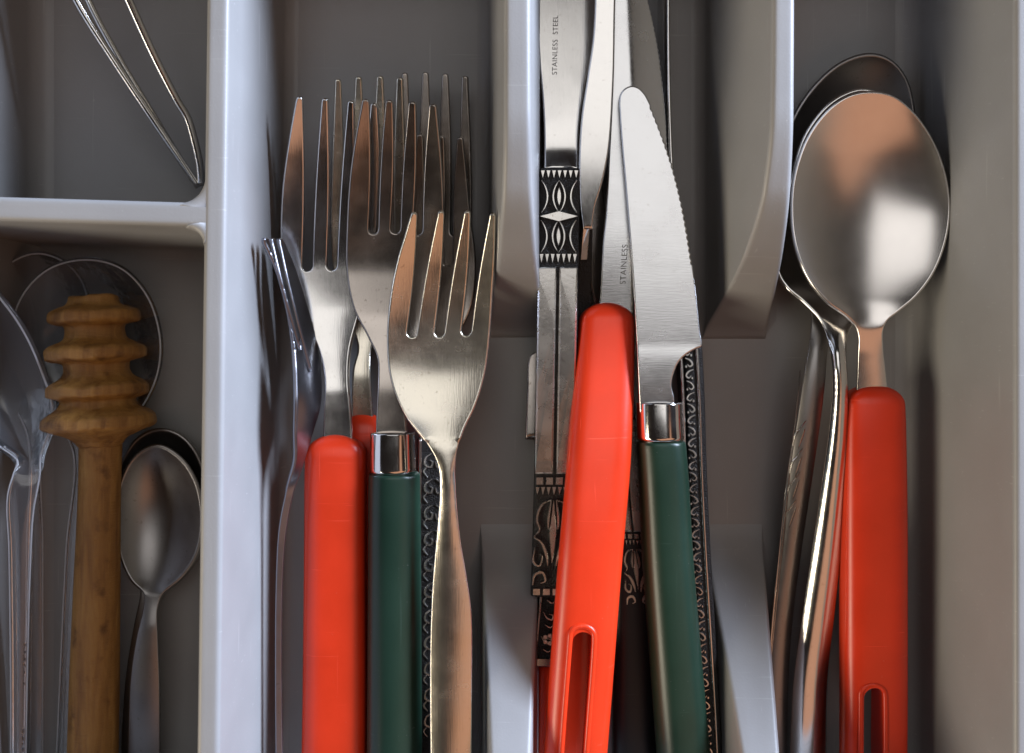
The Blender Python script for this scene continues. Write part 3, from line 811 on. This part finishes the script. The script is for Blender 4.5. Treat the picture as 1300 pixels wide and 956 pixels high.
# ---------------- spoon compartment
SG = 'spoons stacked in the right compartment'
s = root('spoon', 'dark bowled spoon at the bottom of the stack, embossed curved lines on its handle', 'spoon', 1000, 650, SG)
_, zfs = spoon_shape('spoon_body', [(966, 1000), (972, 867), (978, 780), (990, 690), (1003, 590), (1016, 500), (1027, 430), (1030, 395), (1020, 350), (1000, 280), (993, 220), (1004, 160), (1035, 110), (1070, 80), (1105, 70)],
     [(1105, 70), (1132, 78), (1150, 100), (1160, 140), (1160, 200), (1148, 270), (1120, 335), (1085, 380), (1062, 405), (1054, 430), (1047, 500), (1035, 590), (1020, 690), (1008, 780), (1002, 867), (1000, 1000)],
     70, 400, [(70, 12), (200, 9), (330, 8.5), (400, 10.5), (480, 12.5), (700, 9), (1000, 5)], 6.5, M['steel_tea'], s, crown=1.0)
rl = []
for i, y in enumerate((540, 575, 605, 640)):
    c = 1016 - (y - 540) * 0.115
    rl.append(band([(c - 9, y + 26), (c - 7, y + 14), (c + 1, y + 2), (c + 7, y - 6)], 2.6)); rl.append(band([(c - 3, y + 30), (c + 2, y + 16), (c + 6, y + 4)], 2.2))
rl.append(band([(1016, 470), (1009, 540), (998, 620), (990, 700), (980, 800), (975, 880)], 2.4))
relief('embossed_lines', rl, zfs, 0.35, M['steel'], s, bevel=0.6)
s = root('spoon', 'plain steel spoon in the middle of the stack, its handle bare and slightly yellow', 'spoon', 1045, 650, SG)
spoon_shape('spoon_body', [(1000, 1000), (1006, 867), (1016, 790), (1028, 710), (1041, 620), (1051, 545), (1055, 490), (1051, 440), (1040, 405), (1020, 382), (999, 364), (988, 345), (989, 310), (998, 265), (1008, 220), (1022, 175), (1048, 138), (1070, 122), (1092, 115)],
     [(1092, 115), (1120, 122), (1145, 150), (1160, 200), (1165, 260), (1155, 320), (1130, 365), (1098, 395), (1082, 415), (1076, 440), (1078, 490), (1078, 545), (1074, 620), (1068, 710), (1060, 790), (1052, 867), (1050, 1000)],
     115, 405, [(115, 16), (250, 14), (350, 14), (405, 16), (470, 18.5), (560, 17), (867, 10), (1000, 7)], 7.0, M['steel'], s, crown=2.2)
s = root('spoon', 'red-handled spoon on top of the stack, big shiny egg-shaped bowl', 'spoon', 1107, 600, SG)
spoon_shape('bowl', [(1086, 515), (1088, 480), (1089, 450), (1090, 430), (1086, 414), (1074, 400), (1050, 382), (1026, 352), (1010, 310), (1005.5, 265), (1010, 220), (1026, 175), (1052, 140), (1078, 122), (1106, 117)],
     [(1106, 117), (1134, 122), (1160, 143), (1184, 178), (1200, 220), (1206, 265), (1201, 305), (1186, 345), (1164, 375), (1140, 396), (1128, 406), (1122, 420), (1122, 440), (1126, 480), (1129, 515)],
     117, 415, [(117, 24.5), (200, 22.2), (300, 20.8), (380, 20.8), (415, 20.0), (450, 18.4), (515, 17)], 4.6, M['steel_satin'], s, crown=0.3, grid=4.0, pw=0.95)
o = loft('handle', [(1107.5, 488, 37, 15.2, 4.6), (1108, 540, 39, 15.2, 4.9), (1108.5, 700, 40.5, 15, 5.0), (1108.5, 867, 40.5, 14.5, 5.0), (1108, 1020, 40, 14, 5.0)], M['red'], s, expo=3.2, cap0=24, cap1=34)
ring = slot_cut(o, lambda y: 1108, 871, 990, 13.5, 18, 0, s, M['red'])
tube('slot_lip', [(x + (x - 1108) * 0.16, y + (0 if 885 < y < 976 else (-2.5 if y < 930 else 2.5)), 19.0) for x, y in ring] + [(ring[0][0] - 2.2, ring[0][1], 19.0)], 0.75, M['red'], s, closed=True, seg=12)

# ---------------- upper left compartment: wire tool
w = root('wire_whisk', 'thin steel wire whisk loops slanting into the corner of the upper left compartment', 'whisk', 190, 100)
tube('wire', [(70, -60, 30), (97, 0, 27), (150, 85, 22), (200, 160, 17), (240, 220, 13), (251, 236, 12)], 0.95, M['steel'], w)
tube('wire', [(90, -60, 26), (112, 0, 23.5), (150, 72, 19), (200, 155, 13.5), (240, 220, 9), (252, 238, 8)], 0.85, M['steel'], w)
tube('wire', [(136, -60, 31), (163, 0, 27), (196, 72, 22), (226, 130, 17.5), (238, 150, 16), (247, 180, 14.5), (254, 212, 13), (256, 236, 12)], 1.05, M['steel'], w)

# ---------------- lower left compartment
GP = 'clear plastic spoons in the lower left compartment'
s = root('plastic_spoon', 'clear plastic spoon lying deepest at the far left, only its rim arc showing', 'plastic spoon', 45, 420, GP)
spoon_shape('spoon_body', [(30, 1000), (34, 700), (36, 560), (20, 520), (-15, 470), (-26, 420), (-15, 365), (15, 333), (47, 322)],
     [(47, 322), (80, 332), (104, 358), (116, 420), (104, 470), (70, 520), (54, 560), (54, 700), (54, 1000)], 322, 540,
     [(322, 12), (420, 9), (540, 9), (600, 11), (1000, 5)], 6, M['clear'], s, thick=1.3, crown=0.5, edge=0.24)
s = root('plastic_spoon', 'clear plastic spoon behind the honey dipper, round rim circling its head', 'plastic spoon', 110, 430, GP)
spoon_shape('spoon_body', [(70, 1000), (84, 700), (92, 570), (60, 525), (24, 480), (14, 430), (26, 380), (60, 343), (106, 330)],
     [(106, 330), (152, 340), (186, 375), (203, 430), (198, 480), (170, 530), (122, 570), (110, 700), (96, 1000)], 330, 560,
     [(330, 18), (430, 14), (560, 12), (620, 12), (1000, 5)], 7, M['clear'], s, thick=1.3, crown=0.5, edge=0.24)
SG2 = 'steel teaspoons in the lower left compartment'
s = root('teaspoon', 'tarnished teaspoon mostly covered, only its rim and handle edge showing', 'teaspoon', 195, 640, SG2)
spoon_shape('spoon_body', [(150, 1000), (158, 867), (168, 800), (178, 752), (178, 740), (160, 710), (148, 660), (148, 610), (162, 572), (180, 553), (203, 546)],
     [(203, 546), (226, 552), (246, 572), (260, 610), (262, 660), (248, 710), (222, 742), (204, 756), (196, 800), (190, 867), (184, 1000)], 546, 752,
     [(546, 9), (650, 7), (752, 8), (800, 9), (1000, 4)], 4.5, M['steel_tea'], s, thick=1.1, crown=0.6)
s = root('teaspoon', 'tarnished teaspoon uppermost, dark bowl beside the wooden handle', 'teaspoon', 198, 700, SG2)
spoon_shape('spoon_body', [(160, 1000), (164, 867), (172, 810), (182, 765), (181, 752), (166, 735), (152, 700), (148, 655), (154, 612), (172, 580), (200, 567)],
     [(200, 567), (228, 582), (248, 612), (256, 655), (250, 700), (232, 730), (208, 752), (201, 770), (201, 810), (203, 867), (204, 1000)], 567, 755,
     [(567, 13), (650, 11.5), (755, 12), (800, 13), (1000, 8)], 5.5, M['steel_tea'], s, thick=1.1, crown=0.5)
d = root('honey_dipper', 'turned wooden honey dipper with ringed head in the lower left compartment', 'honey dipper', 122, 620)
prof = [(375, 24), (377, 29), (384, 31), (388, 34), (391, 44), (394, 52), (398, 55), (405, 55.5), (409, 53), (411, 46), (413, 38), (419, 35.5), (428, 37), (433, 42), (437, 52), (440, 58), (445, 61), (453, 60.5), (456, 56), (458, 47), (461, 40), (469, 39), (477, 42), (483, 50), (487, 57), (491, 61), (500, 61), (503, 56), (505, 49), (509, 45), (515, 47), (520, 54), (525, 63), (530, 68), (539, 69), (543, 65), (547, 54), (552, 43), (559, 32), (566, 26)]
def wobble(V):
    a = V.copy()
    n = np.sin(V[:, 1] * 900 + V[:, 0] * 400) * 0.00012 + np.sin(V[:, 0] * 700 + V[:, 2] * 500 + 1.3) * 0.0002 + np.sin(V[:, 0] * 1900 - V[:, 1] * 300) * 0.00008
    n = n * 0.5; a[:, 1] += n * 1.6 + (V[:, 0] - V[:, 0].mean()) * 0.05; a[:, 2] += n
    return a
hx = lambda y: 119 + (y - 380) * 0.045
loft('head', [(hx(y), y, r, 17, r * 0.2) for y, r in prof], M['wood'], d, expo=2.0, seg=64, step=1.5, wob=wobble)
loft('handle', [(128, 560, 26, 16.5, 5.2), (127, 600, 25.5, 16, 5.1), (123, 750, 28, 14, 5.6), (120, 867, 30, 12.5, 6.0), (117, 1000, 31, 11, 6.2)], M['wood'], d, expo=2.0, cap1=14)
s = root('plastic_spoon', 'clear plastic spoon in front at the left edge, long see-through handle', 'plastic spoon', 25, 620, GP)
spoon_shape('spoon_body', [(14, 1000), (14, 867), (12, 700), (10, 630), (18, 600), (22, 585), (-10, 560), (-50, 520), (-76, 460), (-70, 400), (-45, 365), (-20, 360)],
     [(-20, 360), (5, 385), (32, 425), (54, 475), (66, 515), (63, 545), (52, 578), (50, 605), (42, 650), (38, 720), (34, 867), (32, 1000)], 360, 600,
     [(360, 31), (450, 27), (560, 25), (620, 27), (867, 20), (1000, 17)], 9, M['clear'], s, thick=1.4, crown=0.6, tilt=-2.0, edge=0.28)
